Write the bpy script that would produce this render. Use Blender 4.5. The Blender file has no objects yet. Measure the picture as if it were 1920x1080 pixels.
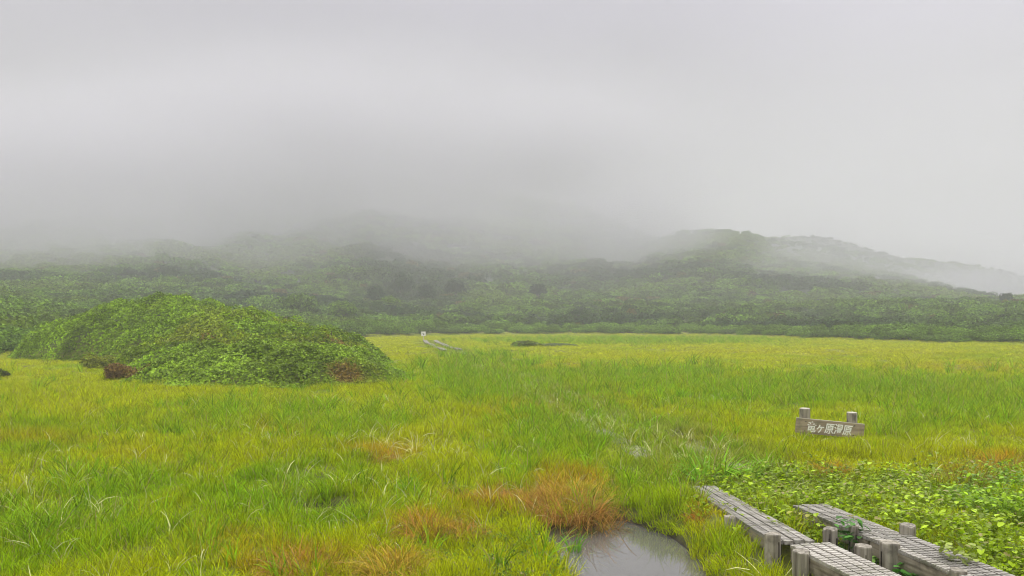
import bpy, math, random
import numpy as np
from mathutils import Vector, Matrix

# ------------------------------------------------------------------ camera
H, F, CX, HY = 2.6, 1500.0, 960.0, 600.0      # camera height, focal length, centre column, horizon row (1920x1080 photo)
sc = bpy.context.scene
C = sc.collection
cam_d = bpy.data.cameras.new('camera'); cam = bpy.data.objects.new('camera', cam_d); C.objects.link(cam)
cam.location = (0, 0, H); cam.rotation_euler = (math.radians(90), 0, 0)
cam_d.sensor_width = 36; cam_d.lens = 36 * F / 1920; cam_d.shift_y = 60 / 1920
cam_d.clip_start = 0.1; cam_d.clip_end = 9000
sc.camera = cam
# ------------------------------------------------------------------ world: an overcast sky
SUN_EL, SUN_AZ = 52, 200
w = bpy.data.worlds.new('World'); sc.world = w; w.use_nodes = True
nt = w.node_tree; nt.nodes.clear()
def N(t, tree=None, **kw):
    n = (tree or nt).nodes.new(t)
    for k, v in kw.items(): setattr(n, k, v)
    return n
out = N('ShaderNodeOutputWorld'); bg = N('ShaderNodeBackground'); bg.inputs['Strength'].default_value = 0.1
sky = N('ShaderNodeTexSky', sky_type='NISHITA'); sky.sun_disc = False
sky.sun_elevation = math.radians(SUN_EL); sky.sun_rotation = math.radians(SUN_AZ); sky.dust_density = 4
hs = N('ShaderNodeHueSaturation'); hs.inputs['Saturation'].default_value = 0.12
nt.links.new(sky.outputs[0], hs.inputs['Color'])
tc = N('ShaderNodeTexCoord'); sx = N('ShaderNodeSeparateXYZ'); nt.links.new(tc.outputs['Generated'], sx.inputs[0])
ramp = N('ShaderNodeValToRGB')                # overcast: brighter towards the zenith
cr = ramp.color_ramp
cr.elements[0].position = 0.0; cr.elements[0].color = (0.30, 0.30, 0.305, 1)
cr.elements[1].position = 1.0; cr.elements[1].color = (1.55, 1.55, 1.57, 1)
for p, c in ((0.14, (0.29, 0.289, 0.295, 1)), (0.27, (0.265, 0.258, 0.285, 1)), (0.38, (0.305, 0.292, 0.355, 1)), (0.58, (0.80, 0.79, 0.84, 1))):
    e = cr.elements.new(p); e.color = c
nt.links.new(sx.outputs['Z'], ramp.inputs[0])
ns = N('ShaderNodeTexNoise'); ns.inputs['Scale'].default_value = 1.6; ns.inputs['Detail'].default_value = 4; ns.inputs['Roughness'].default_value = 0.5
mp = N('ShaderNodeMapping'); mp.inputs['Scale'].default_value = (1, 1, 2.6); mp.inputs['Location'].default_value = (3.1, 0.4, 1.0)
nt.links.new(tc.outputs['Generated'], mp.inputs[0]); nt.links.new(mp.outputs[0], ns.inputs['Vector'])
mr = N('ShaderNodeMapRange'); mr.inputs['From Min'].default_value = 0.3; mr.inputs['From Max'].default_value = 0.7
mr.inputs['To Min'].default_value = 8.6; mr.inputs['To Max'].default_value = 10.8
nt.links.new(ns.outputs['Fac'], mr.inputs['Value'])
vm = N('ShaderNodeVectorMath', operation='SCALE'); nt.links.new(ramp.outputs[0], vm.inputs[0]); nt.links.new(mr.outputs[0], vm.inputs['Scale'])
# thinner cloud, so a brighter sky, low in the right-hand quarter
dv = N('ShaderNodeVectorMath', operation='DOT_PRODUCT'); dv.inputs[1].default_value = (math.sin(math.radians(44)) * 0.98, math.cos(math.radians(44)) * 0.98, 0.2); nt.links.new(tc.outputs['Generated'], dv.inputs[0])
br = N('ShaderNodeMapRange', interpolation_type='SMOOTHSTEP'); br.inputs['From Min'].default_value = 0.80; br.inputs['From Max'].default_value = 1.0; br.inputs['To Min'].default_value = 1.0; br.inputs['To Max'].default_value = 1.42; nt.links.new(dv.outputs['Value'], br.inputs['Value'])
vm2 = N('ShaderNodeVectorMath', operation='SCALE'); nt.links.new(vm.outputs[0], vm2.inputs[0]); nt.links.new(br.outputs[0], vm2.inputs['Scale']); vm = vm2
mx = N('ShaderNodeMix', data_type='RGBA'); mx.inputs['Factor'].default_value = 0.1
nt.links.new(vm.outputs[0], mx.inputs['A']); nt.links.new(hs.outputs[0], mx.inputs['B'])
nt.links.new(mx.outputs['Result'], bg.inputs['Color']); nt.links.new(bg.outputs[0], out.inputs[0])
# ------------------------------------------------------------------ soft sun behind the cloud
sd = bpy.data.lights.new('sun', 'SUN'); sd.energy = 1.5; sd.angle = math.radians(35); sd.color = (1, 0.97, 0.92)
so = bpy.data.objects.new('sun', sd); C.objects.link(so); so.location = (0, -20, 60)
so.rotation_euler = (math.radians(90 - SUN_EL), 0, math.radians(180 - SUN_AZ + 180))
# ------------------------------------------------------------------ render settings
sc.view_settings.view_transform = 'Standard'; sc.view_settings.look = 'None'
sc.view_settings.gamma = 1; sc.view_settings.use_curve_mapping = False; sc.view_settings.exposure = 0.8
sc.render.engine = 'CYCLES'
cy = sc.cycles
cy.use_denoising = True; cy.filter_width = 1.1; cy.max_bounces = 6; cy.diffuse_bounces = 3; cy.glossy_bounces = 2
cy.transmission_bounces = 2; cy.volume_bounces = 4; cy.transparent_max_bounces = 4
cy.use_adaptive_sampling = True; cy.adaptive_threshold = 0.02
HAZE = 0.0015

# ------------------------------------------------------------------ helpers
rng = np.random.default_rng(7); random.seed(7)
def G(u, v, z=0.0):                            # photo row/column -> point on the level z
    d = (H - z) * F / (np.asarray(v, float) - HY)
    return (np.asarray(u, float) - CX) / F * d, d
def P(x, y, z=0.0):
    return CX + F * x / y, HY + F * (H - z) / y
def hash2(i, j, s):
    n = (i * 374761393 + j * 668265263 + s * 982451653) & 0x7fffffff
    n = ((n ^ (n >> 13)) * 1274126177) & 0x7fffffff
    return ((n ^ (n >> 16)) & 0xffff) / 65535.0
def vnoise(x, y, s=0):
    x = np.asarray(x, float); y = np.asarray(y, float)
    i = np.floor(x).astype(np.int64); j = np.floor(y).astype(np.int64); fx = x - i; fy = y - j
    fx = fx * fx * (3 - 2 * fx); fy = fy * fy * (3 - 2 * fy)
    a = hash2(i, j, s); b = hash2(i + 1, j, s); c = hash2(i, j + 1, s); d = hash2(i + 1, j + 1, s)
    return (a * (1 - fx) + b * fx) * (1 - fy) + (c * (1 - fx) + d * fx) * fy
def fbm(x, y, s=0, o=4):
    t = 0; a = 0.5; n = 0
    for k in range(o):
        t = t + a * vnoise(x * 2 ** k + 17.3 * k, y * 2 ** k - 9.1 * k, s + k); n += a; a *= 0.5
    return t / n
def sst(a, b, x):
    t = np.clip((np.asarray(x, float) - a) / (b - a), 0, 1); return t * t * (3 - 2 * t)

def mesh_np(name, V, T, mat=None, attrs=None, smooth=False):
    """V (n,3), T (m,3) triangles or (m,4) quads"""
    me = bpy.data.meshes.new(name)
    V = np.ascontiguousarray(V, np.float32); T = np.ascontiguousarray(T, np.int32); k = T.shape[1]
    me.vertices.add(len(V)); me.vertices.foreach_set('co', V.ravel())
    me.loops.add(T.size); me.loops.foreach_set('vertex_index', T.ravel())
    me.polygons.add(len(T)); me.polygons.foreach_set('loop_start', np.arange(0, T.size, k, dtype=np.int32))
    me.polygons.foreach_set('loop_total', np.full(len(T), k, np.int32))
    me.polygons.foreach_set('use_smooth', np.full(len(T), smooth))
    for an, (ty, arr) in (attrs or {}).items():
        a = me.attributes.new(an, ty, 'POINT')
        key = {'FLOAT': 'value', 'FLOAT_VECTOR': 'vector', 'INT': 'value', 'FLOAT_COLOR': 'color'}[ty]
        a.data.foreach_set(key, np.ascontiguousarray(arr, np.int32 if ty == 'INT' else np.float32).ravel())
    if mat: me.materials.append(mat)
    me.update(); me.validate()
    return me
def obj(name, me, parent=None, loc=None, rot=None):
    o = bpy.data.objects.new(name, me); C.objects.link(o)
    if parent: o.parent = parent
    if loc is not None: o.location = loc
    if rot is not None: o.rotation_euler = rot
    return o
def tag(o, label=None, cat=None, group=None, kind=None):
    if label: o['label'] = label
    if cat: o['category'] = cat
    if group: o['group'] = group
    if kind: o['kind'] = kind
    return o
def empty(name, loc=(0, 0, 0), rz=0, **kw):
    o = bpy.data.objects.new(name, None); C.objects.link(o); o.empty_display_size = 0.2
    o.location = loc; o.rotation_euler = (0, 0, rz); return tag(o, **kw)
def copy_tree(o, parent=None):
    c = o.copy(); C.objects.link(c)
    if parent: c.parent = parent
    for ch in list(o.children): copy_tree(ch, c)
    return c

class MB:                                       # collects simple solids as triangles
    def __init__(s): s.v = []; s.f = []
    def add(s, V, Fc):
        b = len(s.v); s.v += [tuple(p) for p in V]; s.f += [tuple(b + i for i in f) for f in Fc]
    def box(s, lo, hi, M=None):
        x0, y0, z0 = lo; x1, y1, z1 = hi
        V = [Vector(p) for p in ((x0,y0,z0),(x1,y0,z0),(x1,y1,z0),(x0,y1,z0),(x0,y0,z1),(x1,y0,z1),(x1,y1,z1),(x0,y1,z1))]
        if M: V = [M @ p for p in V]
        s.add(V, [(3,2,1,0),(4,5,6,7),(0,1,5,4),(1,2,6,5),(2,3,7,6),(3,0,4,7)])
    def log(s, r, z0, z1, n=14, seed=0, lean=(0, 0), chip=0.0, M=None):
        R = random.Random(seed); rr = [r * R.uniform(0.9, 1.08) for _ in range(n)]; V = []; Fc = []
        zs = [z0, z0 + (z1 - z0) * 0.5, z1 - 0.012, z1]
        for k, z in enumerate(zs):
            t = (z - z0) / (z1 - z0); sc_ = 0.94 if k == 3 else 1.0
            for i in range(n):
                a = 2 * math.pi * i / n
                zz = z - (chip * max(0, math.sin(a * 1.5 + seed)) * R.random() if k >= 2 else 0)
                V.append(Vector((rr[i] * sc_ * math.cos(a) + lean[0] * t, rr[i] * sc_ * math.sin(a) + lean[1] * t, zz)))
        for k in range(3):
            for i in range(n):
                j = (i + 1) % n; Fc.append((k*n+i, k*n+j, (k+1)*n+j, (k+1)*n+i))
        V.append(Vector((lean[0], lean[1], z1 - 0.006)))
        for i in range(n): Fc.append((3*n+i, 3*n+(i+1) % n, 4*n))
        Fc.append(tuple(range(n-1, -1, -1)))
        if M: V = [M @ p for p in V]
        s.add(V, Fc)
    def mesh(s, name, mat, smooth=False):
        me = bpy.data.meshes.new(name); me.from_pydata(s.v, [], s.f); me.materials.append(mat)
        if smooth: me.polygons.foreach_set('use_smooth', [True] * len(me.polygons))
        me.update(); return me

# ------------------------------------------------------------------ materials
def mat_new(name):
    m = bpy.data.materials.new(name); m.use_nodes = True; t = m.node_tree; t.nodes.clear()
    o = t.nodes.new('ShaderNodeOutputMaterial'); return m, t, o
def leaf_material(name, source='INSTANCER', trans=0.3, rough=0.6, obj_random=False, base=(0.1, 0.2, 0.02), straw=0.05, spec=0.05):
    m, t, o = mat_new(name); L = t.links.new
    if source:
        a = N('ShaderNodeAttribute', t, attribute_type=source, attribute_name='col'); col = a.outputs['Color']
    else:
        r = N('ShaderNodeRGB', t); r.outputs[0].default_value = (*base, 1); col = r.outputs[0]
    b = N('ShaderNodeAttribute', t, attribute_type='GEOMETRY', attribute_name='bv')
    m1 = N('ShaderNodeMapRange', t); m1.inputs['To Min'].default_value = 0.4; m1.inputs['To Max'].default_value = 1.6
    L(b.outputs['Fac'], m1.inputs['Value'])
    sc1 = N('ShaderNodeVectorMath', t, operation='SCALE'); L(col, sc1.inputs[0]); L(m1.outputs[0], sc1.inputs['Scale'])
    col = sc1.outputs[0]
    if obj_random:
        oi = N('ShaderNodeObjectInfo', t); m2 = N('ShaderNodeMapRange', t)
        m2.inputs['To Min'].default_value = 0.7; m2.inputs['To Max'].default_value = 1.3; L(oi.outputs['Random'], m2.inputs['Value'])
        s2 = N('ShaderNodeVectorMath', t, operation='SCALE'); L(col, s2.inputs[0]); L(m2.outputs[0], s2.inputs['Scale']); col = s2.outputs[0]
    # a few dry blades
    gt = N('ShaderNodeMath', t, operation='GREATER_THAN'); gt.inputs[1].default_value = 1 - straw; L(b.outputs['Fac'], gt.inputs[0])
    mx = N('ShaderNodeMix', t, data_type='RGBA'); mx.inputs['B'].default_value = (0.42, 0.36, 0.13, 1)
    L(gt.outputs[0], mx.inputs['Factor']); L(col, mx.inputs['A']); col = mx.outputs['Result']
    p = N('ShaderNodeBsdfPrincipled', t); p.inputs['Roughness'].default_value = rough; p.inputs['Specular IOR Level'].default_value = spec
    tr = N('ShaderNodeBsdfTranslucent', t); ms = N('ShaderNodeMixShader', t); ms.inputs[0].default_value = trans
    L(col, p.inputs['Base Color']); L(col, tr.inputs['Color'])
    L(p.outputs[0], ms.inputs[1]); L(tr.outputs[0], ms.inputs[2]); L(ms.outputs[0], o.inputs[0])
    return m
def wood_material(name, c1, c2, axis=1, scale=3.0, rnd=0.25, c3=None):
    m, t, o = mat_new(name); L = t.links.new
    tc = N('ShaderNodeTexCoord', t); mp = N('ShaderNodeMapping', t); L(tc.outputs['Object'], mp.inputs[0])
    s = [scale * 9] * 3; s[axis] = scale * 0.6; mp.inputs['Scale'].default_value = s
    n1 = N('ShaderNodeTexNoise', t); n1.inputs['Scale'].default_value = 1; n1.inputs['Detail'].default_value = 6; L(mp.outputs[0], n1.inputs['Vector'])
    n2 = N('ShaderNodeTexNoise', t); n2.inputs['Scale'].default_value = 7; n2.inputs['Detail'].default_value = 5; L(tc.outputs['Object'], n2.inputs['Vector'])
    r = N('ShaderNodeValToRGB', t); e = r.color_ramp.elements
    e[0].position = 0.33; e[0].color = (*c1, 1); e[1].position = 0.66; e[1].color = (*c2, 1); L(n1.outputs['Fac'], r.inputs[0])
    r2 = N('ShaderNodeMapRange', t); r2.inputs['From Min'].default_value = 0.52; r2.inputs['From Max'].default_value = 0.68; L(n2.outputs['Fac'], r2.inputs['Value'])
    mx = N('ShaderNodeMix', t, data_type='RGBA'); mx.inputs['B'].default_value = (*(c3 or tuple(x * 0.45 for x in c1)), 1)
    sm = N('ShaderNodeMath', t, operation='MULTIPLY'); sm.inputs[1].default_value = 0.6; L(r2.outputs[0], sm.inputs[0])
    L(sm.outputs[0], mx.inputs['Factor']); L(r.outputs[0], mx.inputs['A'])
    oi = N('ShaderNodeObjectInfo', t); m2 = N('ShaderNodeMapRange', t); m2.inputs['To Min'].default_value = 1 - rnd; m2.inputs['To Max'].default_value = 1 + rnd
    L(oi.outputs['Random'], m2.inputs['Value'])
    s2 = N('ShaderNodeVectorMath', t, operation='SCALE'); L(mx.outputs['Result'], s2.inputs[0]); L(m2.outputs[0], s2.inputs['Scale'])
    p = N('ShaderNodeBsdfPrincipled', t); p.inputs['Roughness'].default_value = 0.7; p.inputs['Specular IOR Level'].default_value = 0.3
    bp = N('ShaderNodeBump', t); bp.inputs['Strength'].default_value = 0.6; bp.inputs['Distance'].default_value = 0.01
    L(n1.outputs['Fac'], bp.inputs['Height']); L(bp.outputs[0], p.inputs['Normal'])
    L(s2.outputs[0], p.inputs['Base Color']); L(p.outputs[0], o.inputs[0]); return m
def plain(name, col, rough=0.6):
    m, t, o = mat_new(name); L = t.links.new
    n = N('ShaderNodeTexNoise', t); n.inputs['Scale'].default_value = 20; r = N('ShaderNodeMapRange', t)
    r.inputs['To Min'].default_value = 0.8; r.inputs['To Max'].default_value = 1.15; L(n.outputs['Fac'], r.inputs['Value'])
    s2 = N('ShaderNodeVectorMath', t, operation='SCALE'); s2.inputs[0].default_value = col; L(r.outputs[0], s2.inputs['Scale'])
    p = N('ShaderNodeBsdfPrincipled', t); p.inputs['Roughness'].default_value = rough
    L(s2.outputs[0], p.inputs['Base Color']); L(p.outputs[0], o.inputs[0]); return m

M_GRASS = leaf_material('grass_blades', 'INSTANCER', 0.35)
M_BROAD = leaf_material('broad_leaves', 'INSTANCER', 0.4, 0.4, straw=0.02, spec=0.15)
M_SCRUB = leaf_material('scrub_leaves', 'INSTANCER', 0.2, 0.5, straw=0.0)
M_LEAF = leaf_material('shrub_leaves', 'GEOMETRY', 0.2, 0.45, straw=0.0, spec=0.1)
M_BLADE = leaf_material('sedge_blades', 'GEOMETRY', 0.3, 0.5, straw=0.03)
M_CROWN = leaf_material('crown_leaves', None, 0.2, 0.5, True, base=(0.15, 0.26, 0.022), straw=0.0)
M_CROWN2 = leaf_material('dark_crown_leaves', None, 0.15, 0.5, True, base=(0.03, 0.065, 0.022), straw=0.0)
M_DECK = wood_material('weathered_planks', (0.20, 0.18, 0.15), (0.50, 0.47, 0.42), 1, 3.0, 0.3, (0.10, 0.105, 0.05))
M_BEAM = wood_material('beam_wood', (0.17, 0.14, 0.10), (0.36, 0.31, 0.24), 1, 3.0, 0.15)
M_POST = wood_material('post_wood', (0.14, 0.12, 0.09), (0.42, 0.38, 0.31), 2, 2.5, 0.2, (0.04, 0.035, 0.03))
M_SIGN = wood_material('sign_wood', (0.20, 0.15, 0.11), (0.42, 0.34, 0.24), 0, 2.2, 0.1, (0.15, 0.15, 0.09))
M_TRUNK = wood_material('bark', (0.07, 0.05, 0.035), (0.2, 0.17, 0.13), 2, 2.0)
M_WHITE = plain('white_paint', (0.9, 0.89, 0.84)); M_DARK = plain('rusty_iron', (0.03, 0.022, 0.018)); M_ENDGRAIN = plain('pale_end_grain', (0.6, 0.55, 0.44))

# ------------------------------------------------------------------ the lie of the land
POND = np.array([G(u, v, -0.12) for u, v in ((1004, 978), (1060, 990), (1120, 983), (1165, 972), (1215, 990), (1262, 1008), (1300, 1040), (1335, 1075), (1390, 1160), (1300, 1290), (1130, 1290), (1075, 1130), (1052, 1070), (1018, 1028))])
BANKS = [(1300, 960, 0.75, 0.14), (1385, 1000, 0.5, 0.22), (1450, 1045, 0.45, 0.14), (1430, 950, 0.6, 0.10), (1500, 985, 0.5, 0.12), (1640, 980, 0.8, 0.16), (1780, 1030, 0.8, 0.14), (1880, 1090, 0.8, 0.12)]
POOLS = []                                       # small peaty hollows
for u, v, a, b in ((620, 946, 0.95, 0.42), (1640, 1085, 0.75, 0.7)):
    x, y = G(u, v); POOLS.append((float(x), float(y), a, b))
def gp(u, v, z): a_, b_ = G(u, v, z); return float(a_), float(b_)
TRACKS = [(gp(1313, 908, .15), gp(1492, 1014, .31), .13, .30), (gp(1517, 1018, .35), gp(1700, 1100, .35), .35, .35), (gp(1516, 939, .33), gp(1668, 1005, .35), .29, .34), (gp(1668, 1005, .35), gp(1990, 1120, .35), .35, .35)]
def poly_dist(x, y, PL):
    """signed distance to a polygon, negative inside"""
    x = np.asarray(x, float); y = np.asarray(y, float); best = np.full(x.shape, 1e9); ins = np.zeros(x.shape, bool)
    for k in range(len(PL)):
        x0, y0 = PL[k]; x1, y1 = PL[(k + 1) % len(PL)]
        dx, dy = x1 - x0, y1 - y0; t = np.clip(((x - x0) * dx + (y - y0) * dy) / (dx * dx + dy * dy), 0, 1)
        best = np.minimum(best, np.hypot(x - x0 - t * dx, y - y0 - t * dy))
        c = ((y0 > y) != (y1 > y)) & (x < (x1 - x0) * (y - y0) / (y1 - y0 + 1e-12) + x0); ins ^= c
    return np.where(ins, -best, best)
EDGE_U = [-2600, -400, -200, 0, 60, 300, 600, 700, 830, 1000, 1300, 1500, 1700, 1920, 2200, 4500]
EDGE_D = [45, 47, 50, 56, 62, 80, 112, 122, 136, 142, 138, 114, 94, 83, 74, 60]
def edge_d(u): return np.interp(u, EDGE_U, EDGE_D)
def hillock(x, y):
    """height of the leafy hillock left of centre"""
    def bump(cx, cy, rx, ry, h, ang=0.0, p=1.3):
        ca, sa = math.cos(ang), math.sin(ang); X = (x - cx) * ca + (y - cy) * sa; Y = -(x - cx) * sa + (y - cy) * ca
        q = np.sqrt((X / rx) ** 2 + (Y / ry) ** 2); return h * np.clip(1 - q ** 2, 0, None) ** (1 / p)
    a = bump(-10.5, 34.8, 6.4, 5.3, 1.45, -0.05, 0.85)
    b = bump(-25.0, 57.5, 10.4, 8.5, 3.9, -0.18, 1.0)
    c = bump(-15.0, 47.0, 8.0, 8.0, 2.0, -0.3, 1.0)
    e = bump(-18.5, 52.0, 8.0, 7.0, 2.9, 0, 1.0)
    return np.maximum.reduce([a, b, c, e])
CR_U = np.array([-2500, -600, 0, 300, 650, 860, 1000, 1090, 1200, 1300, 1450, 1700, 2200, 4500])
CR_V = np.array([420, 400, 385, 365, 342, 358, 383, 403, 440, 475, 520, 570, 590, 590])
def ridge(u, d, UU, VV, d0, d1, fall=1.0, pw=1.3):
    zc = H + (HY - sum(np.interp(u + o_, UU, VV) for o_ in (-36, -18, 0, 18, 36)) / 5) / F * d1
    t = np.clip((d - d0) / (d1 - d0), 0, 1)
    return np.where(d < d1, zc * t ** pw, zc - (d - d1) * fall * 0.12)
PR_D = np.array([0, 40, 100, 160, 235, 330, 440, 570, 700, 820])      # metres beyond the meadow edge
PR_K = np.array([0, 0.016, 0.048, 0.095, 0.175, 0.28, 0.41, 0.59, 0.79, 1.0])
def hills(u, d):
    de = edge_d(u); wob = (fbm(u * 0.006, d * 0.004, 61, 3) - 0.5)
    main = (H + (HY - np.interp(u, CR_U, CR_V)) / F * 950) * np.interp(d - de + 130 * wob * sst(40, 300, d - de), PR_D, PR_K)
    base = 9.0 * sst(-20, 150, d - de)
    main = np.where(d > 950, main - (d - 950) * 0.2, main)
    out = [base * np.interp(u, [-2500, 1100, 1500, 4500], [1.1, 1.1, 0.8, 0.6]), main,
           ridge(u, d, [-2500, 640, 720, 770, 820, 880, 960, 1040, 4500], [640, 640, 560, 520, 505, 522, 550, 640, 640], 200, 340, 0.1, 0.9),
           ridge(u, d, [-2500, 240, 400, 560, 640, 700, 4500], [500, 470, 455, 450, 480, 640, 640], 240, 560, 0.4),
           ridge(u, d, [-2500, 940, 1040, 1140, 1240, 1300, 1360, 1395, 1420, 1480, 1540, 1640, 1760, 1900, 4500], [640, 640, 540, 490, 458, 440, 430, 436, 452, 454, 460, 482, 512, 555, 600], 200, 520, 1.6, 1.0),
           ridge(u, d, [-2500, 1250, 1400, 1480, 1560, 1610, 1660, 1700, 1760, 1830, 1880, 1925, 2050, 2400, 4500], [640, 520, 455, 441, 446, 462, 478, 486, 489, 498, 508, 523, 550, 572, 590], 300, 640, 1.0, 1.6)]
    return np.maximum.reduce(out)
def ground_z(x, y, detail=True):
    x = np.asarray(x, float); y = np.asarray(y, float); d = np.maximum(y, 0.5); r = np.hypot(x, y)
    u = np.clip(CX + F * x / d, -2500, 4500)
    az = np.arctan2(np.abs(x), y); front = 1 - sst(math.radians(58), math.radians(80), az)
    z = 0.10 * (fbm(x * 0.22, y * 0.22, 3, 2) - 0.5) * 2 * sst(3, 20, r)
    z = z + 0.10 * (fbm(x * 0.9 + 3, y * 0.9, 11, 3) - 0.5) * (1 - sst(60, 100, r))
    for bu, bv_, br_, bh in BANKS:
        bx, by = G(bu, bv_); z = z + bh * np.exp(-((x - bx) ** 2 + (y - by) ** 2) / br_ ** 2)
    hk = hillock(x, y); z = z + np.where(hk > 0, np.maximum(hk - 0.75 * sst(0, 1.0, hk) , hk * 0.3), 0) * sst(0, 0.5, hk)
    hz = hills(u, d) * sst(-0.5, 6, d - edge_d(u) + 3) * front
    rough = (fbm(x * 0.018, y * 0.018, 21, 4) - 0.5) * sst(180, 600, d) * 34 + (fbm(x * 0.05, y * 0.05, 31, 3) - 0.5) * sst(0, 60, d - edge_d(u)) * 3.2
    crest = (1 - 0.75 * sst(400, 600, d)) * (1 - 0.95 * sst(1150, 1350, u) * sst(240, 380, d))
    z = z + np.where(d > edge_d(u) - 3, hz + rough * front * crest * (hz > 0.3), 0)
    if detail:
        pd = poly_dist(x, y, POND) + 0.14 * (fbm(x * 2.2, y * 2.2, 5, 2) - 0.5)
        z = np.where(pd < 0.35, z * sst(0.0, 0.35, pd) - 0.34 * (1 - sst(-0.30, 0.16, pd)), z)
        for (x0, y0), (x1, y1), za, zb in TRACKS:
            dx, dy = x1 - x0, y1 - y0; t = np.clip(((x - x0) * dx + (y - y0) * dy) / (dx * dx + dy * dy), 0, 1); q = np.hypot(x - x0 - t * dx, y - y0 - t * dy)
            z = np.where(q < 0.34, np.minimum(z, za + (zb - za) * t - 0.10), z)
        for px_, py_, a, b in POOLS:
            q = np.hypot((x - px_) / a, (y - py_) / b); z = z - 0.22 * (1 - sst(0.5, 1.25, q))
    return z

# terrain sheet: polar grid round the camera, dense in front
az = np.concatenate([np.linspace(-180, -50, 40, endpoint=False), np.linspace(-50, 50, 520, endpoint=False), np.linspace(50, 180, 40, endpoint=False)])
rr = [2.0]
while rr[-1] < 1700: rr.append(rr[-1] * (1.0125 if rr[-1] < 40 else 1.017) + (0.0))
rr = np.array(rr); A, R_ = np.meshgrid(np.radians(az), rr)
X = (R_ * np.sin(A)).ravel(); Y = (R_ * np.cos(A)).ravel(); Z = ground_z(X, Y)
na, nr = len(az), len(rr)
V = np.vstack([np.column_stack([X, Y, Z]), [[0, 0, 0]]])
i = np.arange(nr - 1)[:, None] * na; j = np.arange(na)[None, :]; j2 = (j + 1) % na
Q = np.stack([i + j, i + j2, i + na + j2, i + na + j], -1).reshape(-1, 4)
T = np.vstack([Q[:, [0, 2, 1]], Q[:, [0, 3, 2]], np.column_stack([np.arange(na), (np.arange(na) + 1) % na, np.full(na, nr * na)])])
m, t, o = mat_new('boggy_ground'); L = t.links.new
geo = N('ShaderNodeNewGeometry', t); n1 = N('ShaderNodeTexNoise', t); n1.inputs['Scale'].default_value = 0.35; n1.inputs['Detail'].default_value = 8
L(geo.outputs['Position'], n1.inputs['Vector'])
r = N('ShaderNodeValToRGB', t); e = r.color_ramp.elements; e[0].position = 0.38; e[0].color = (0.07, 0.08, 0.010, 1); e[1].position = 0.62; e[1].color = (0.22, 0.24, 0.012, 1)
L(n1.outputs['Fac'], r.inputs[0])
n3 = N('ShaderNodeTexNoise', t); n3.inputs['Scale'].default_value = 9; n3.inputs['Detail'].default_value = 6; L(geo.outputs['Position'], n3.inputs['Vector'])
sp = N('ShaderNodeSeparateXYZ', t); L(geo.outputs['Position'], sp.inputs[0])
wet = N('ShaderNodeMapRange', t); wet.inputs['From Min'].default_value = -0.03; wet.inputs['From Max'].default_value = -0.12; L(sp.outputs['Z'], wet.inputs['Value'])
mx = N('ShaderNodeMix', t, data_type='RGBA'); mx.inputs['B'].default_value = (0.028, 0.019, 0.010, 1); L(wet.outputs[0], mx.inputs['Factor']); L(r.outputs[0], mx.inputs['A'])
hi = N('ShaderNodeMapRange', t); hi.inputs['From Min'].default_value = 1.0; hi.inputs['From Max'].default_value = 3.0; L(sp.outputs['Z'], hi.inputs['Value'])
mx2 = N('ShaderNodeMix', t, data_type='RGBA'); mx2.inputs['B'].default_value = (0.03, 0.05, 0.018, 1); L(hi.outputs[0], mx2.inputs['Factor']); L(mx.outputs['Result'], mx2.inputs['A'])
p = N('ShaderNodeBsdfPrincipled', t); p.inputs['Roughness'].default_value = 0.85; L(mx2.outputs['Result'], p.inputs['Base Color'])
bp = N('ShaderNodeBump', t); bp.inputs['Strength'].default_value = 0.8; bp.inputs['Distance'].default_value = 0.05; L(n3.outputs['Fac'], bp.inputs['Height']); L(bp.outputs[0], p.inputs['Normal'])
L(p.outputs[0], o.inputs[0])
tag(obj('ground', mesh_np('ground', V, T, m, smooth=True)), 'boggy green moor floor rising into hills behind', kind='structure')

# ------------------------------------------------------------------ water
m, t, o = mat_new('peaty_water'); L = t.links.new
p = N('ShaderNodeBsdfPrincipled', t); p.inputs['Base Color'].default_value = (0.12, 0.115, 0.105, 1); p.inputs['Roughness'].default_value = 0.04; p.inputs['IOR'].default_value = 1.9
n = N('ShaderNodeTexNoise', t); n.inputs['Scale'].default_value = 5; n.inputs['Detail'].default_value = 3; bp = N('ShaderNodeBump', t); bp.inputs['Strength'].default_value = 0.08; bp.inputs['Distance'].default_value = 0.01
geo = N('ShaderNodeNewGeometry', t); L(geo.outputs['Position'], n.inputs['Vector']); L(n.outputs['Fac'], bp.inputs['Height']); L(bp.outputs[0], p.inputs['Normal']); L(p.outputs[0], o.inputs[0])
M_WATER = m
def water_sheet(name, pts, z, label):
    mb = MB(); mb.add([(x, y, z) for x, y in pts], [tuple(range(len(pts)))]); me = mb.mesh(name, M_WATER)
    return tag(obj(name, me), label, kind='structure')
cpt = POND.mean(0); water_sheet('pond_water', [tuple(cpt + (q - cpt) * 1.12) for q in POND], -0.12, 'small bog pond reflecting the grey sky')
for k, (px_, py_, a, b) in enumerate(POOLS):
    zz = float(ground_z(px_, py_)) + 0.06
    water_sheet('pool_water', [(px_ + a * 1.15 * math.cos(q * math.pi / 10), py_ + b * 1.15 * math.sin(q * math.pi / 10)) for q in range(20)], zz,
                ('dark peaty pool hollow among the left grasses', 'dark wet ditch beneath the boardwalk', 'shallow wet hollow between pond and boardwalk')[k])

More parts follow.
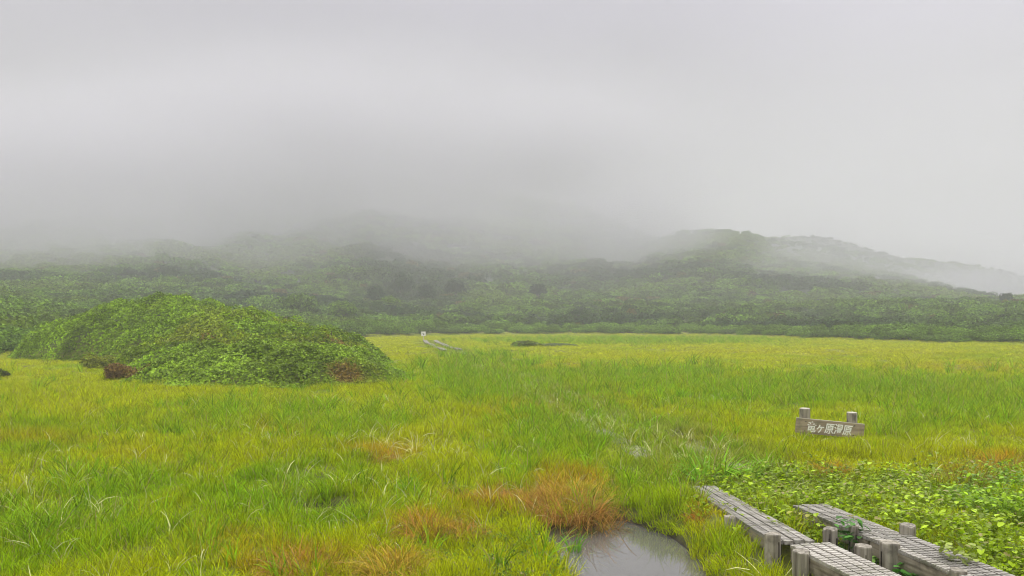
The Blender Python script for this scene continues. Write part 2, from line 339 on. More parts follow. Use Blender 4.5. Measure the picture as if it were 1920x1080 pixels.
# ------------------------------------------------------------------ boardwalk tracks (centre lines on deck level)
DZ = 0.35
LA = np.array([G(1602, 1060, DZ), G(1517, 1017, DZ)]).reshape(2, 2)
def unit(v): v = np.asarray(v, float); return v / np.linalg.norm(v)
dirA = unit(LA[0] - LA[1]); 
DW = 0.45
def plank_mesh(L_, wd, seed):
    """a plank along -Y with sawn anti-slip grooves across its top"""
    R = random.Random(seed); pitch, gw, gd, th = 0.068, 0.019, 0.022, 0.036; mb = MB(); ys = []; n = max(3, int(L_ / pitch)); prof = []
    for k in range(n):
        a = k * L_ / n + gw / 2; b = (k + 1) * L_ / n - gw / 2; h = R.uniform(-0.0015, 0.0015)
        prof += [(a, h), (b, h), (b, -gd), ((k + 1) * L_ / n + gw / 2, -gd)] if k < n - 1 else [(a, h), (b, h)]
    V = []; m_ = len(prof)
    for y, z in prof: V += [(-wd / 2, -y, z), (wd / 2, -y, z)]
    for y, z in prof: V += [(-wd / 2, -y, -th), (wd / 2, -y, -th)]
    Fc = []
    for k in range(m_ - 1):
        a = 2 * k; Fc.append((a, a + 2, a + 3, a + 1))
        b = 2 * m_ + 2 * k; Fc.append((b, b + 1, b + 3, b + 2)); Fc.append((a, b, b + 2, a + 2)); Fc.append((a + 1, a + 3, b + 3, b + 1))
    Fc.append((0, 1, 2 * m_ + 1, 2 * m_)); e_ = 2 * m_ - 2; Fc.append((e_, 2 * m_ + e_, 2 * m_ + e_ + 1, e_ + 1))
    mb.add(V, Fc); return mb.mesh('plank', M_DECK)
PM = {}
DECKS = []                                      # (x0,y0,x1,y1,halfwidth,z) for keeping plants off
def section(p0, p1, z0, z1, width, label, group=None, npl=4, beams=True):
    p0 = np.asarray(p0, float); p1 = np.asarray(p1, float); Ln = float(np.linalg.norm(p1 - p0)); key = (round(Ln, 1), round(width, 2))
    dx, dy = (p1 - p0) / Ln; rz = math.atan2(-dx, -dy) if False else math.atan2(dx, -dy)
    root = empty('boardwalk_section', (p0[0], p0[1], z0), 0, label=label, cat='boardwalk', group=group)
    root.rotation_euler = (0, 0, 0)
    # local -Y runs from p0 to p1
    root.rotation_mode = 'XYZ'; pitch = math.atan2(z1 - z0, Ln)
    root.matrix_world = Matrix.Translation((p0[0], p0[1], z0)) @ Matrix.Rotation(math.atan2(dy, dx) + math.pi / 2, 4, 'Z') @ Matrix.Rotation(-pitch, 4, 'X')
    if key not in PM:
        wd = width / npl - 0.018
        PM[key] = [plank_mesh(round(Ln, 1), wd, s) for s in (1, 2)]
        mb = MB(); mb.box((-0.035, -round(Ln, 1) + 0.02, -0.175), (0.035, -0.02, -0.038)); PM[key].append(mb.mesh('beam', M_BEAM))
        mb = MB(); mb.box((-width / 2 + 0.05, -0.06, -0.15), (width / 2 - 0.05, 0.06, -0.04)); PM[key].append(mb.mesh('crossbeam', M_BEAM))
    pm = PM[key]
    for k in range(npl):
        x = (k + 0.5) / npl * width - width / 2
        q = obj('plank', pm[k % 2], root, (x, random.uniform(-0.012, 0.012), random.uniform(-0.003, 0.003)))
    if beams:
        for s in (-1, 1): obj('beam', pm[2], root, (s * (width / 2 - 0.045), 0, 0))
        for yy in (0.25, 0.75): obj('crossbeam', pm[3], root, (0, -Ln * yy, 0))
    DECKS.append((p0[0], p0[1], p1[0], p1[1], width / 2, (z0 + z1) / 2))
    return root
# near, left-hand track
a0 = np.array(G(1517, 1018, DZ)).ravel(); dA = unit(np.array([math.sin(math.radians(11.3)), -math.cos(math.radians(11.3))]))
section(a0, a0 + dA * 4.0, DZ, DZ, DW, 'nearest raised section of the left boardwalk track, pale grooved planks')
b0 = np.array(G(1313, 908, 0.15)).ravel(); b1 = np.array(G(1492, 1014, 0.31)).ravel()
dB = unit(b1 - b0); b1 = b0 + dB * round(float(np.linalg.norm(b1 - b0)), 1)
section(b0, b1, 0.13, 0.30, DW, 'second section of the left boardwalk track, sinking into grass beside the pond')
# near, right-hand track
r1 = np.array(G(1822, 1067, DZ)).ravel(); r0 = np.array(G(1668, 1005, DZ)).ravel(); dR = unit(r1 - r0)
section(r0, r0 + dR * 4.0, DZ, DZ, 0.5, 'nearest section of the right boardwalk track crossing the dark ditch')
q1 = r0 - dR * 0.02 + np.array([0.0, 0]); q0 = np.array(G(1516, 939, 0.33)).ravel(); dQ = unit(q1 - q0); q0 = q1 - dQ * round(float(np.linalg.norm(q1 - q0)), 1)
section(q0, q1, 0.29, 0.34, 0.46, 'far section of the right boardwalk track half covered by lime green leaves')
# the tracks go on across the moor
PATH = np.array([np.array(G(u, v, 0.1)).ravel() for u, v in ((1312, 908), (1245, 862), (1160, 822), (1085, 786), (1010, 745), (950, 712), (890, 684), (846, 664), (818, 652), (800, 642), (795, 638))])
PATH_R = np.array([np.array(G(u, v, 0.1)).ravel() for u, v in ((1490, 922),)])
seg = np.hypot(*np.diff(PATH, axis=0).T); cum = np.concatenate([[0], np.cumsum(seg)])
def along(s): return np.array([np.interp(s, cum, PATH[:, 0]), np.interp(s, cum, PATH[:, 1])])
s = 0.3; k = 0
while s + 4.0 < cum[-1]:
    p0, p1 = along(s), along(s + 3.95); dd = unit(p1 - p0); nrm = np.array([dd[1], -dd[0]]); 
    for side, off in ((0, 0.0), (1, 1.25)):
        g0, g1 = p1 + nrm * off * (1 if nrm[0] > 0 else -1), p0 + nrm * off * (1 if nrm[0] > 0 else -1)
        g0 = g1 + unit(g0 - g1) * 3.9
        far = p0[1] > 60
        h0, h1 = float(ground_z(*g0)), float(ground_z(*g1)); up = 0.18 if far else (0.03 if 15.5 < p0[1] < 20.5 and side == 0 else 0.0)
        section(g0, g1, h0 + up, h1 + up, 0.45,
                'boardwalk section surfacing at the far side of the moor near the white sign' if far else 'weathered boardwalk section mostly buried in the meadow grass',
                'boardwalk sections at the far side' if far else 'boardwalk sections buried in the meadow')
    s += 4.0; k += 1

# posts of the near boardwalk: (left px, right px, top row, top z, label, chip)
def post(u0, u1, v, z, zb, label, chip, seed, name='boardwalk_post'):
    x, y = G((u0 + u1) / 2, v, z); x = float(x); y = float(y); r = (u1 - u0) / 2 / F * y
    root = empty(name, (x, y, zb), random.uniform(0, 6), label=label, cat='post', group=None)
    mb = MB(); mb.log(r, 0, z - zb, 14, seed, (random.uniform(-.01, .01), random.uniform(-.01, .01)), chip); obj('log', mb.mesh('log', M_POST), root)
    mb = MB(); n = 3                             # weathered drying cracks, thin dark wedges standing in the surface
    for q in range(n):
        a = random.uniform(0, 6.28); mb.box((r * 0.9, -0.004, (z - zb) * 0.25), (r * 1.035, 0.004, (z - zb) * random.uniform(0.85, 0.97)), Matrix.Rotation(a, 4, 'Z'))
    obj('crack', mb.mesh('crack', M_DARK), root)
    return root
POSTS = [(1358, 1379, 967, .30, 'small broken post where the left track meets the pond-side grass', .06),
         (1434, 1464, 1000, .39, 'dark cracked post on the pond side of the left boardwalk track', .02),
         (1487, 1520, 1032, .37, 'thick post at the joint of the left track, nearest the pond', .015),
         (1544, 1570, 990, .38, 'split post just right of the left track, leafy plants behind it', .03),
         (1591, 1611, 985, .40, 'slim post against the left edge of the right track, behind the ivy-like leaves', .01),
         (1602, 1634, 1022, .36, 'smooth pale post standing in the ditch between the tracks', .005),
         (1652, 1687, 1016, .40, 'tallest post with a dark knot holding the right track over the ditch', .005),
         (1685, 1714, 983, .44, 'weathered stump beyond the right track among lime leaves', .03),
         (1781, 1813, 1067, .38, 'post at the bottom edge beside the nearest right track', .01)]
for k, (u0, u1, v, z, lb, ch) in enumerate(POSTS): post(u0, u1, v, z, -0.35, lb, ch, k + 3)
bx_, by_ = G(1676, 1045, 0.2); 

# ------------------------------------------------------------------ the name board
sx_, sy_ = G(1552, 826, 0.0); sx_ = float(sx_); sy_ = float(sy_); ppm = F / sy_
sign = empty('name_board', (sx_, sy_, float(ground_z(sx_, sy_)) - 0.02), math.radians(-4), label='weathered wooden name board on two round posts with white Japanese lettering', cat='sign')
bl, bh = 124 / ppm, 27 / ppm
def zof(v): return (826 - v) / ppm
tilt = math.atan2(11, 124)
MBd = Matrix.Translation((0, -0.13, zof(804))) @ Matrix.Rotation(tilt, 4, 'Y')
mb = MB(); mb.box((-bl / 2, -0.022, -bh / 2), (bl / 2, 0.022, bh / 2), MBd); bo = obj('board', mb.mesh('board', M_SIGN), sign)
mb = MB(); mb.box((-bl / 2 + .002, -0.020, bh / 2 + .001), (bl / 2 - .002, 0.020, bh / 2 + 0.009), MBd); obj('top_edge', mb.mesh('top_edge', M_ENDGRAIN), bo)
mb = MB(); mb.box((bl / 2 - 0.24, -0.0245, -bh / 2 + 0.048), (bl / 2 - 0.02, -0.0225, -bh / 2 + 0.056), MBd); obj('crack', mb.mesh('crack', M_DARK), bo)
for u, vt in ((1510, 769), (1596, 776)):
    x = (u - 1552) / ppm; rp = 0.105
    mb = MB(); mb.log(rp, -0.3, zof(vt), 16, int(u), (0, 0), 0.01, Matrix.Translation((x, 0.0, 0))); po = obj('post', mb.mesh('post', M_POST), sign)
    mb = MB(); mb.log(rp * 0.97, zof(vt) - 0.002, zof(vt) + 0.014, 16, int(u), (0, 0), 0.0, Matrix.Translation((x, 0.0, 0))); obj('cut_top', mb.mesh('cut_top', M_ENDGRAIN), po)
for u, v in ((1508, 791), (1506, 808.5), (1596.5, 798.5), (1595, 816)):
    x = (u - 1552) / ppm; mb = MB(); mb.log(0.011, 0, 0.014, 8, 1, (0, 0), 0, Matrix.Translation((x, -0.13 - 0.021, zof(v))) @ Matrix.Rotation(math.radians(90), 4, 'X')); obj('bolt', mb.mesh('bolt', M_DARK), sign)
cu = bpy.data.curves.new('lettering', 'FONT'); cu.body = '竜ヶ原湿原'; cu.size = 0.205; cu.extrude = 0.002; cu.offset = 0.0035; cu.align_x = 'CENTER'; cu.align_y = 'CENTER'; cu.shear = 0.12; cu.space_character = 0.9
to = bpy.data.objects.new('tmp_text', cu); C.objects.link(to); bpy.context.view_layer.update()
lm = bpy.data.meshes.new_from_object(to.evaluated_get(bpy.context.evaluated_depsgraph_get())); bpy.data.objects.remove(to)
co = np.zeros(len(lm.vertices) * 3); lm.vertices.foreach_get('co', co); co = co.reshape(-1, 3)
cx_ = (co[:, 0].min() + co[:, 0].max()) / 2; cyy = (co[:, 1].min() + co[:, 1].max()) / 2; wid = co[:, 0].max() - co[:, 0].min(); kx = (82 / ppm) / wid
lm.transform(MBd @ Matrix.Translation((-0.005, -0.0245, 0)) @ Matrix.Rotation(math.radians(90), 4, 'X') @ Matrix.Diagonal((kx, kx * 1.22, 1, 1)) @ Matrix.Translation((-cx_, -cyy, 0)))
lm.materials.clear(); lm.materials.append(M_WHITE); obj('lettering', lm, bo)

# small white sign at the far end of the path
fx, fy = G(794, 641, 0); fx = float(fx); fy = float(fy); pm_ = F / fy
fs = empty('trail_sign', (fx, fy, float(ground_z(fx, fy))), 0, label='small square white sign on a thin post at the far end of the path', cat='sign')
mb = MB(); mb.box((-0.045, -0.02, -0.2), (0.045, 0.02, 12 / pm_)); obj('post', mb.mesh('post', M_ENDGRAIN), fs)
mb = MB(); mb.box((-4.2 / pm_, -0.06, 10.5 / pm_), (4.2 / pm_, -0.025, 18.5 / pm_)); pn = obj('panel', mb.mesh('panel', M_WHITE), fs)
mb = MB(); mb.box((-0.4 / pm_, -0.066, 12.5 / pm_), (1.6 / pm_, -0.0625, 14.5 / pm_)); mb.box((-1.6 / pm_, -0.066, 14.7 / pm_), (-0.2 / pm_, -0.0625, 16.2 / pm_)); obj('marking', mb.mesh('marking', M_DARK), pn)

# ------------------------------------------------------------------ blades and leaves
def blades(n, base_r, h, wd, lean, droop, seed, segs=3, hvar=0.35, tip=0.12):
    """n curved tapering blades; returns V, T, bv"""
    R = np.random.default_rng(seed)
    a = R.uniform(0, 2 * np.pi, n); r = base_r * np.sqrt(R.random(n)); bx = r * np.cos(a); by = r * np.sin(a)
    az = a + R.normal(0, 0.9, n); hh = h * (1 + R.uniform(-hvar, hvar, n)); ln = np.abs(R.normal(lean, lean * 0.5, n)); dr = droop * R.uniform(0.3, 1.6, n)
    ww = wd * R.uniform(0.7, 1.3, n); face = R.uniform(0, 2 * np.pi, n); bv = R.random(n)
    pts = [(bx, by, np.full(n, -0.05 * h))]; th = ln.copy(); x, y, z = bx.copy(), by.copy(), np.zeros(n)
    for k in range(segs):
        st = hh / segs; x = x + st * np.sin(th) * np.cos(az); y = y + st * np.sin(th) * np.sin(az); z = z + st * np.cos(th); th = th + dr / segs * 1.0
        pts.append((x, y, z))
    VV = []; 
    for k in range(segs):
        f = (1, 0.95, 0.7, 0.5)[k] if segs <= 4 else 1 - 0.6 * k / segs
        px, py, pz = pts[k]; cx, cy = np.cos(face) * ww * f / 2, np.sin(face) * ww * f / 2
        VV.append(np.stack([px - cx, py - cy, pz], -1)); VV.append(np.stack([px + cx, py + cy, pz], -1))
    VV.append(np.stack(pts[segs], -1)); m_ = 2 * segs + 1
    V = np.stack(VV, 1).reshape(-1, 3); T = []
    b = np.arange(n)[:, None] * m_
    loc = []
    for k in range(segs - 1): loc += [(2*k, 2*k+1, 2*k+3), (2*k, 2*k+3, 2*k+2)]
    loc += [(2*segs-2, 2*segs-1, 2*segs)]
    T = (b[:, :, None] + np.array(loc)[None]).reshape(-1, 3)
    return V, T, np.repeat(bv, m_)
def leaves(Pc, Nn, size, seed, asp=0.5):
    """one folded diamond leaf per point (4 verts, 2 tris); Pc (n,3) centres, Nn (n,3) rough normals"""
    R = np.random.default_rng(seed); n = len(Pc); Nn = Nn / np.linalg.norm(Nn, axis=1, keepdims=True)
    t = R.normal(size=(n, 3)); t -= (t * Nn).sum(1, keepdims=True) * Nn; t /= np.linalg.norm(t, axis=1, keepdims=True); b = np.cross(Nn, t)
    s = (size * R.uniform(0.6, 1.35, n))[:, None]
    V = np.stack([Pc - t * s * 0.5, Pc + b * s * asp * 0.5 + Nn * s * 0.10, Pc + t * s * 0.5 - Nn * s * 0.08, Pc - b * s * asp * 0.5 + Nn * s * 0.10], 1).reshape(-1, 3)
    k = np.arange(n)[:, None] * 4; T = (k[:, :, None] + np.array([(0, 1, 2), (0, 2, 3)])[None]).reshape(-1, 3)
    return V, T, np.repeat(R.random(n), 4)
def rosette(n, r, h, ls, seed):
    """low plant with rounded leaves on short stalks"""
    R = np.random.default_rng(seed); a = R.uniform(0, 2*np.pi, n); q = r * np.sqrt(R.random(n)); z = h * (0.45 + 0.55 * R.random(n))
    V = []; T = []; bv = []
    for k in range(n):
        c = np.array([q[k]*math.cos(a[k]), q[k]*math.sin(a[k]), z[k]]); yaw = R.uniform(0, 6.28); til = R.normal(0.35, 0.3); L_ = ls * R.uniform(0.7, 1.3)
        d = np.array([math.cos(yaw)*math.cos(til), math.sin(yaw)*math.cos(til), -math.sin(til)]); s = np.array([-math.sin(yaw), math.cos(yaw), 0]); up = np.cross(d, s) * -1
        if up[2] < 0: up = -up
        b = len(V)
        V += [c, c + d*L_*0.3 + s*L_*0.33 + up*L_*0.08, c + d*L_*0.72 + s*L_*0.27 + up*L_*0.06, c + d*L_, c + d*L_*0.72 - s*L_*0.27 + up*L_*0.06, c + d*L_*0.3 - s*L_*0.33 + up*L_*0.08, c + d*L_*0.5]
        T += [(b, b+1, b+6), (b+1, b+2, b+6), (b+2, b+3, b+6), (b+3, b+4, b+6), (b+4, b+5, b+6), (b+5, b, b+6)]
        V += [np.array([c[0]*0.5, c[1]*0.5, -0.03]), np.array([c[0]*0.5+0.005, c[1]*0.5, -0.03])]; T += [(b+7, b+8, b)]
        bv += [R.random()] * 9
    return np.array(V), np.array(T), np.array(bv)
def dome_crown(nl, size, seed, lobes=7, flat=0.7, asp=0.55):
    """crown of unit radius made of leaf clumps gathered on overlapping lobes"""
    R = np.random.default_rng(seed); P_ = []; Nn = []
    L_ = [((R.uniform(-.55, .55)), R.uniform(-.55, .55), R.uniform(0.25, 0.75) * flat, R.uniform(0.32, 0.55)) for _ in range(lobes)] + [(0, 0, 0.35 * flat, 0.7)]
    for cx, cy, cz, r in L_:
        n = int(nl * r * r / sum(q[3] ** 2 for q in L_)); v = R.normal(size=(n, 3)); v[:, 2] = np.abs(v[:, 2]) - 0.35; v /= np.linalg.norm(v, axis=1, keepdims=True)
        k = r * R.uniform(0.72, 1.06, n)[:, None]; P_.append(np.array([cx, cy, cz]) + v * k * np.array([1, 1, 0.8])); nn = v + R.normal(0, 0.45, (n, 3)); nn[:, 2] += 0.6; Nn.append(nn)
    P_ = np.vstack(P_); Nn = np.vstack(Nn); keep = P_[:, 2] > -0.05
    return leaves(P_[keep], Nn[keep], size, seed + 5, asp)

# ------------------------------------------------------------------ scattering: points and templates live in ONE mesh, instanced by geometry nodes
def scatter_object(name, templates, pts, rot, scl, col, var, mat, label, tilt=None):
    nT = len(templates); Vs = []; Ts = []; bvs = []; tid = []; off = 0
    for k, (V, T, bv) in enumerate(templates):
        Vs.append(V); Ts.append(T + off); off += len(V); bvs.append(bv); tid.append(np.full(len(V), k))
    n = len(pts); Vall = np.vstack(Vs + [pts]); Tall = np.vstack(Ts)
    z = np.zeros(off)
    me = mesh_np(name, Vall, Tall, mat, {
        'bv': ('FLOAT', np.concatenate(bvs + [np.zeros(n)])), 'tid': ('INT', np.concatenate(tid + [100 + var])),
        'rot': ('FLOAT_VECTOR', np.vstack([np.zeros((off, 3)), rot])), 'scl': ('FLOAT_VECTOR', np.vstack([np.ones((off, 3)), scl])),
        'col': ('FLOAT_VECTOR', np.vstack([np.zeros((off, 3)), col]))})
    o = obj(name, me); tag(o, label, name.replace('_', ' ').split()[-1], kind='stuff')
    ng = bpy.data.node_groups.new(name + '_scatter', 'GeometryNodeTree')
    ng.interface.new_socket('Geometry', in_out='INPUT', socket_type='NodeSocketGeometry'); ng.interface.new_socket('Geometry', in_out='OUTPUT', socket_type='NodeSocketGeometry')
    gi = N('NodeGroupInput', ng); go = N('NodeGroupOutput', ng); L = ng.links.new; jn = N('GeometryNodeJoinGeometry', ng)
    ar = N('GeometryNodeInputNamedAttribute', ng, data_type='FLOAT_VECTOR'); ar.inputs['Name'].default_value = 'rot'
    asc = N('GeometryNodeInputNamedAttribute', ng, data_type='FLOAT_VECTOR'); asc.inputs['Name'].default_value = 'scl'
    ai = N('GeometryNodeInputNamedAttribute', ng, data_type='INT'); ai.inputs['Name'].default_value = 'tid'
    e2r = N('FunctionNodeEulerToRotation', ng); L(ar.outputs[0], e2r.inputs[0])
    def sel(v):
        c = N('FunctionNodeCompare', ng, data_type='INT', operation='EQUAL'); L(ai.outputs[0], c.inputs[2]); c.inputs[3].default_value = v
        s_ = N('GeometryNodeSeparateGeometry', ng, domain='POINT'); L(gi.outputs[0], s_.inputs[0]); L(c.outputs[0], s_.inputs[1]); return s_.outputs[0]
    for k in range(nT):
        ip = N('GeometryNodeInstanceOnPoints', ng); L(sel(100 + k), ip.inputs['Points']); L(sel(k), ip.inputs['Instance'])
        L(e2r.outputs[0], ip.inputs['Rotation']); L(asc.outputs[0], ip.inputs['Scale']); L(ip.outputs[0], jn.inputs[0])
    L(jn.outputs[0], go.inputs[0]); o.modifiers.new('scatter', 'NODES').node_group = ng
    return o
def wedge(d0, d1, per_m2, u0=-330, u1=2250, seed=0):
    R = np.random.default_rng(seed); area = (u1 - u0) / F * (d1 ** 2 - d0 ** 2) / 2; n = int(area * per_m2)
    y = np.sqrt(R.uniform(d0 ** 2, d1 ** 2, n)); x = (R.uniform(u0, u1, n) - CX) / F * y; return x, y
def deck_dist(x, y):
    b = np.full(np.shape(x), 1e9)
    for x0, y0, x1, y1, hw, z in DECKS:
        dx, dy = x1 - x0, y1 - y0; t = np.clip(((x - x0) * dx + (y - y0) * dy) / (dx * dx + dy * dy), 0, 1)
        b = np.minimum(b, np.hypot(x - x0 - t * dx, y - y0 - t * dy) - hw)
    return b
NEAR_DECKS = list(DECKS[:4])
def near_deck_dist(x, y):
    global DECKS
    keep = DECKS; DECKS = NEAR_DECKS; r = deck_dist(x, y); DECKS = keep; return r
def blob(u, v, cu_, cv, ru, rv, soft=0.55, ns=0.7, seed=40):
    """1 inside an uneven patch of the moor (given where it lies in the photo's ground)"""
    q = np.hypot((u - cu_) / ru, (v - cv) / rv); x = (u - CX) / (v - HY) * H; y = H * F / (v - HY)
    q = q + ns * (fbm(x * 1.1, y * 0.7, seed, 3) - 0.5) * 2
    return 1 - sst(1 - soft, 1 + soft, q)
TALL = [(480, 800, 190, 34), (1050, 830, 130, 60), (1500, 737, 430, 26), (1130, 700, 90, 9), (600, 960, 180, 40), (900, 715, 110, 45), (1850, 760, 150, 40), (1180, 640, 250, 6), (1330, 888, 70, 20),
        (230, 915, 110, 24), (120, 1010, 200, 50), (1140, 905, 70, 45), (1230, 940, 90, 50), (700, 800, 60, 25), (1300, 700, 70, 12), (1690, 800, 60, 20)]
RUST = [(570, 1062, 120, 26, .7), (960, 945, 120, 20, .9), (1080, 915, 70, 34, .9), (810, 990, 90, 26, .8), (730, 1060, 60, 25, .9), (715, 855, 60, 18, .7), (70, 830, 120, 12, .35), (440, 1020, 80, 24, .5),
        (250, 860, 120, 8, .2), (1555, 888, 40, 16, .9), (1810, 895, 75, 20, .7), (1880, 862, 60, 12, .9), (1820, 690, 150, 9, .35), (1500, 662, 300, 5, .15), (960, 690, 110, 10, .35), (1270, 920, 30, 14, .3), (530, 815, 60, 14, .5),
        (1260, 905, 45, 25, .5), (1330, 985, 20, 30, .6), (1130, 745, 60, 18, .3), (1330, 830, 90, 14, .2), (1000, 775, 90, 18, .4)]
BROAD = [(1780, 985, 330, 80), (1900, 1080, 200, 110), (1560, 940, 150, 45), (1430, 935, 100, 34), (1870, 950, 120, 60), (1450, 955, 60, 30), (1560, 1005, 40, 18), (2100, 1150, 300, 120), (1740, 905, 150, 24)]
def field(x, y, lst, seed=40):
    u, v = P(x, y); r = np.zeros(np.shape(x))
    for q in lst:
        a = q[4] if len(q) > 4 else 1.0; r = np.maximum(r, a * blob(u, v, q[0], q[1], q[2], q[3], seed=seed))
    return r
def path_dist(x, y):
    b = np.full(np.shape(x), 1e9)
    for k in range(len(PATH) - 1):
        (x0, y0), (x1, y1) = PATH[k], PATH[k + 1]; x0 += 0.6; x1 += 0.6
        dx, dy = x1 - x0, y1 - y0; t = np.clip(((x - x0) * dx + (y - y0) * dy) / (dx * dx + dy * dy), 0, 1); b = np.minimum(b, np.hypot(x - x0 - t * dx, y - y0 - t * dy))
    return b
def grass_col(x, y, R):
    """colour of the meadow at a place: lime to olive, gold and rust patches"""
    n1 = fbm(x * 0.30, y * 0.16, 50, 4)[:, None]; n2 = fbm(x * 1.6, y * 0.9, 60, 3)[:, None]; r = R.random(len(x))[:, None]
    lime = np.array([0.42, 0.47, 0.005]); green = np.array([0.24, 0.39, 0.006]); gold = np.array([0.46, 0.48, 0.006]); rust = np.array([0.50, 0.23, 0.020])
    c = green + (lime - green) * sst(0.26, 0.52, n1 * 0.65 + n2 * 0.35 + (r - 0.5) * 0.2)
    far = sst(28, 60, y)[:, None]; c = c * (1 - 0.35 * far) + gold * 0.35 * far
    c = c + (gold - c) * 0.4 * sst(0.55, 0.72, fbm(x * 0.5 + 9, y * 0.22, 70, 4))[:, None]
    pdull = (1 - sst(0.8, 2.2, path_dist(x, y) + 1.2 * (fbm(x * .5, y * .3, 48, 2) - .5)))[:, None] * 0.7; c = c + (np.array([0.26, 0.33, 0.05]) - c) * pdull
    ru = field(x, y, RUST)[:, None] * (0.6 + 0.8 * (r - 0.5)); c = c + (rust - c) * np.clip(ru, 0, 1)
    ta = field(x, y, TALL)[:, None]; c = c + (np.array([0.22, 0.43, 0.008]) - c) * 0.4 * ta * (1 - ru)
    c = c * (0.95 + 0.50 * R.random((len(x), 1)))
    return c
def ok_ground(x, y, marg=0.0):
    u = CX + F * x / y
    k = (poly_dist(x, y, POND) + 0.14 * (fbm(x * 2.2, y * 2.2, 5, 2) - 0.5) > -0.02 + marg) & (near_deck_dist(x, y) > 0.04) & (y < edge_d(u) + 1) & (hillock(x, y) < 0.25)
    for px_, py_, a, b in POOLS: k &= np.hypot((x - px_) / a, (y - py_) / b) > 0.88
    return k
def assemble(x, y, s, sz, R, tilt=0.12):
    z = ground_z(x, y); pts = np.column_stack([x, y, z - 0.01]); n = len(x)
    rot = np.column_stack([R.normal(0, tilt, n), R.normal(0, tilt, n), R.uniform(0, 6.28, n)]); scl = np.column_stack([s, s, sz]); return pts, rot, scl

# --- fine meadow grass
R = np.random.default_rng(100); XS = []; S = []; VR = []
bands = [(4.5, 12, 95, 1.0, 0), (12, 20, 60, 1.15, 1), (20, 34, 30, 1.5, 2), (34, 60, 15, 2.0, 3), (60, 146, 6.0, 2.9, 4)]
fx_, fy_, fs_, fh_ = [], [], [], []
for d0, d1, den, sc_, sd_ in bands:
    x, y = wedge(d0, d1, den, seed=200 + sd_); br = field(x, y, BROAD); k = ok_ground(x, y) & (R.random(len(x)) > br * 0.6); x, y = x[k], y[k]
    dd = deck_dist(x, y); 
    tus = fbm(x * 1.5, y * 1.3, 97, 3); hmul = 0.35 + 0.75 * fbm(x * 0.6, y * 0.5, 90, 3) + 0.75 * sst(0.42, 0.66, tus); hmul *= np.where((dd < 0.1) & (y > 15) & (y < 21), 0.6, 1.0)
    if d0 < 60: k2 = ~((dd < 0.02) & (y > 15.5) & (y < 20.5) & (fbm(x * 2, y * 2, 91, 2) > 0.66)) & ~((dd < 0) & (y > 60))
    else: k2 = dd > 0
    x, y, hmul = x[k2], y[k2], hmul[k2]
    fx_.append(x); fy_.append(y); fs_.append(sc_ * R.uniform(0.8, 1.25, len(x))); fh_.append((0.75 + 0.25 * sc_) * (1 - 0.5 * sst(24, 45, y)) * hmul * R.uniform(0.8, 1.25, len(x)))
x = np.concatenate(fx_); y = np.concatenate(fy_); s = np.concatenate(fs_); sz = np.concatenate(fh_)
pts, rot, scl = assemble(x, y, s, sz, R)
tmpl = [blades(26, 0.105, 0.165, 0.0075, 0.30, 0.9, 300 + k) for k in range(5)]
scatter_object('meadow_grass', tmpl, pts, rot, scl, grass_col(x, y, R), R.integers(0, 5, len(x)), M_GRASS, 'fine yellow green moor grass covering the whole meadow')
print('fine clumps', len(x))
# --- taller broad-bladed grass in patches
tx, ty, ts = [], [], []
for d0, d1, den, sc_, sd_ in ((5, 12, 16, 1.0, 0), (12, 20, 13, 1.05, 1), (20, 40, 9, 1.3, 2), (40, 140, 2.0, 2.0, 3)):
    x, y = wedge(d0, d1, den, seed=230 + sd_); f = np.maximum(field(x, y, TALL, 44), 0.6 * (1 - sst(0.7, 1.8, path_dist(x, y))) * (y < 75)); k = ok_ground(x, y) & (R.random(len(x)) < (0.10 * (y < 45)) + 0.9 * f) & (field(x, y, BROAD) < 0.5) & ((deck_dist(x, y) > 0.05) | (R.random(len(x)) < 0.3)) & (field(x, y, RUST) < 0.5 + 0.2 * f)
    k &= R.random(len(x)) < np.where(f < 0.1, 0.5, 1); x, y = x[k], y[k]; tx.append(x); ty.append(y); ts.append(sc_ * R.uniform(0.7, 1.25, len(x)))
x = np.concatenate(tx); y = np.concatenate(ty); s = np.concatenate(ts); pts, rot, scl = assemble(x, y, s, s * 0.9 * (1 - 0.3 * sst(45, 80, y)), R)
c = np.array([0.23, 0.43, 0.010]) * (0.7 + 0.6 * R.random((len(x), 1))); c = c + (np.array([0.40, 0.46, 0.02]) - c) * (R.random((len(x), 1)) ** 2)
tmpl = [blades(16, 0.09, 0.40, 0.013, 0.22, 0.9, 330 + k, 4) for k in range(5)]
scatter_object('tall_grass', tmpl, pts, rot, scl, c, R.integers(0, 5, len(x)), M_GRASS, 'taller bright green broad bladed grass in uneven patches')
print('tall', len(x))
# --- pale dry blades lying about
x, y = wedge(5, 45, 5.5, seed=250); k = ok_ground(x, y) & (R.random(len(x)) < 0.15 * (y < 26) + 0.8 * (1 - sst(0.3, 1.3, path_dist(x, y))) + field(x, y, [(640, 960, 260, 60), (80, 990, 150, 90), (900, 890, 150, 40), (1320, 900, 60, 20), (1090, 780, 60, 16), (620, 840, 200, 60)])); x, y = x[k], y[k]
s = R.uniform(0.7, 1.2, len(x)); pts, rot, scl = assemble(x, y, s, s, R, 0.3)
c = np.array([0.62, 0.62, 0.30]) * (0.75 + 0.5 * R.random((len(x), 1)))
tmpl = [blades(5, 0.08, 0.36, 0.014, 0.6, 1.5, 350 + k, 4) for k in range(4)]
scatter_object('dry_grass', tmpl, pts, rot, scl, c, R.integers(0, 4, len(x)), M_GRASS, 'pale dry straw blades arching over the greener grass')
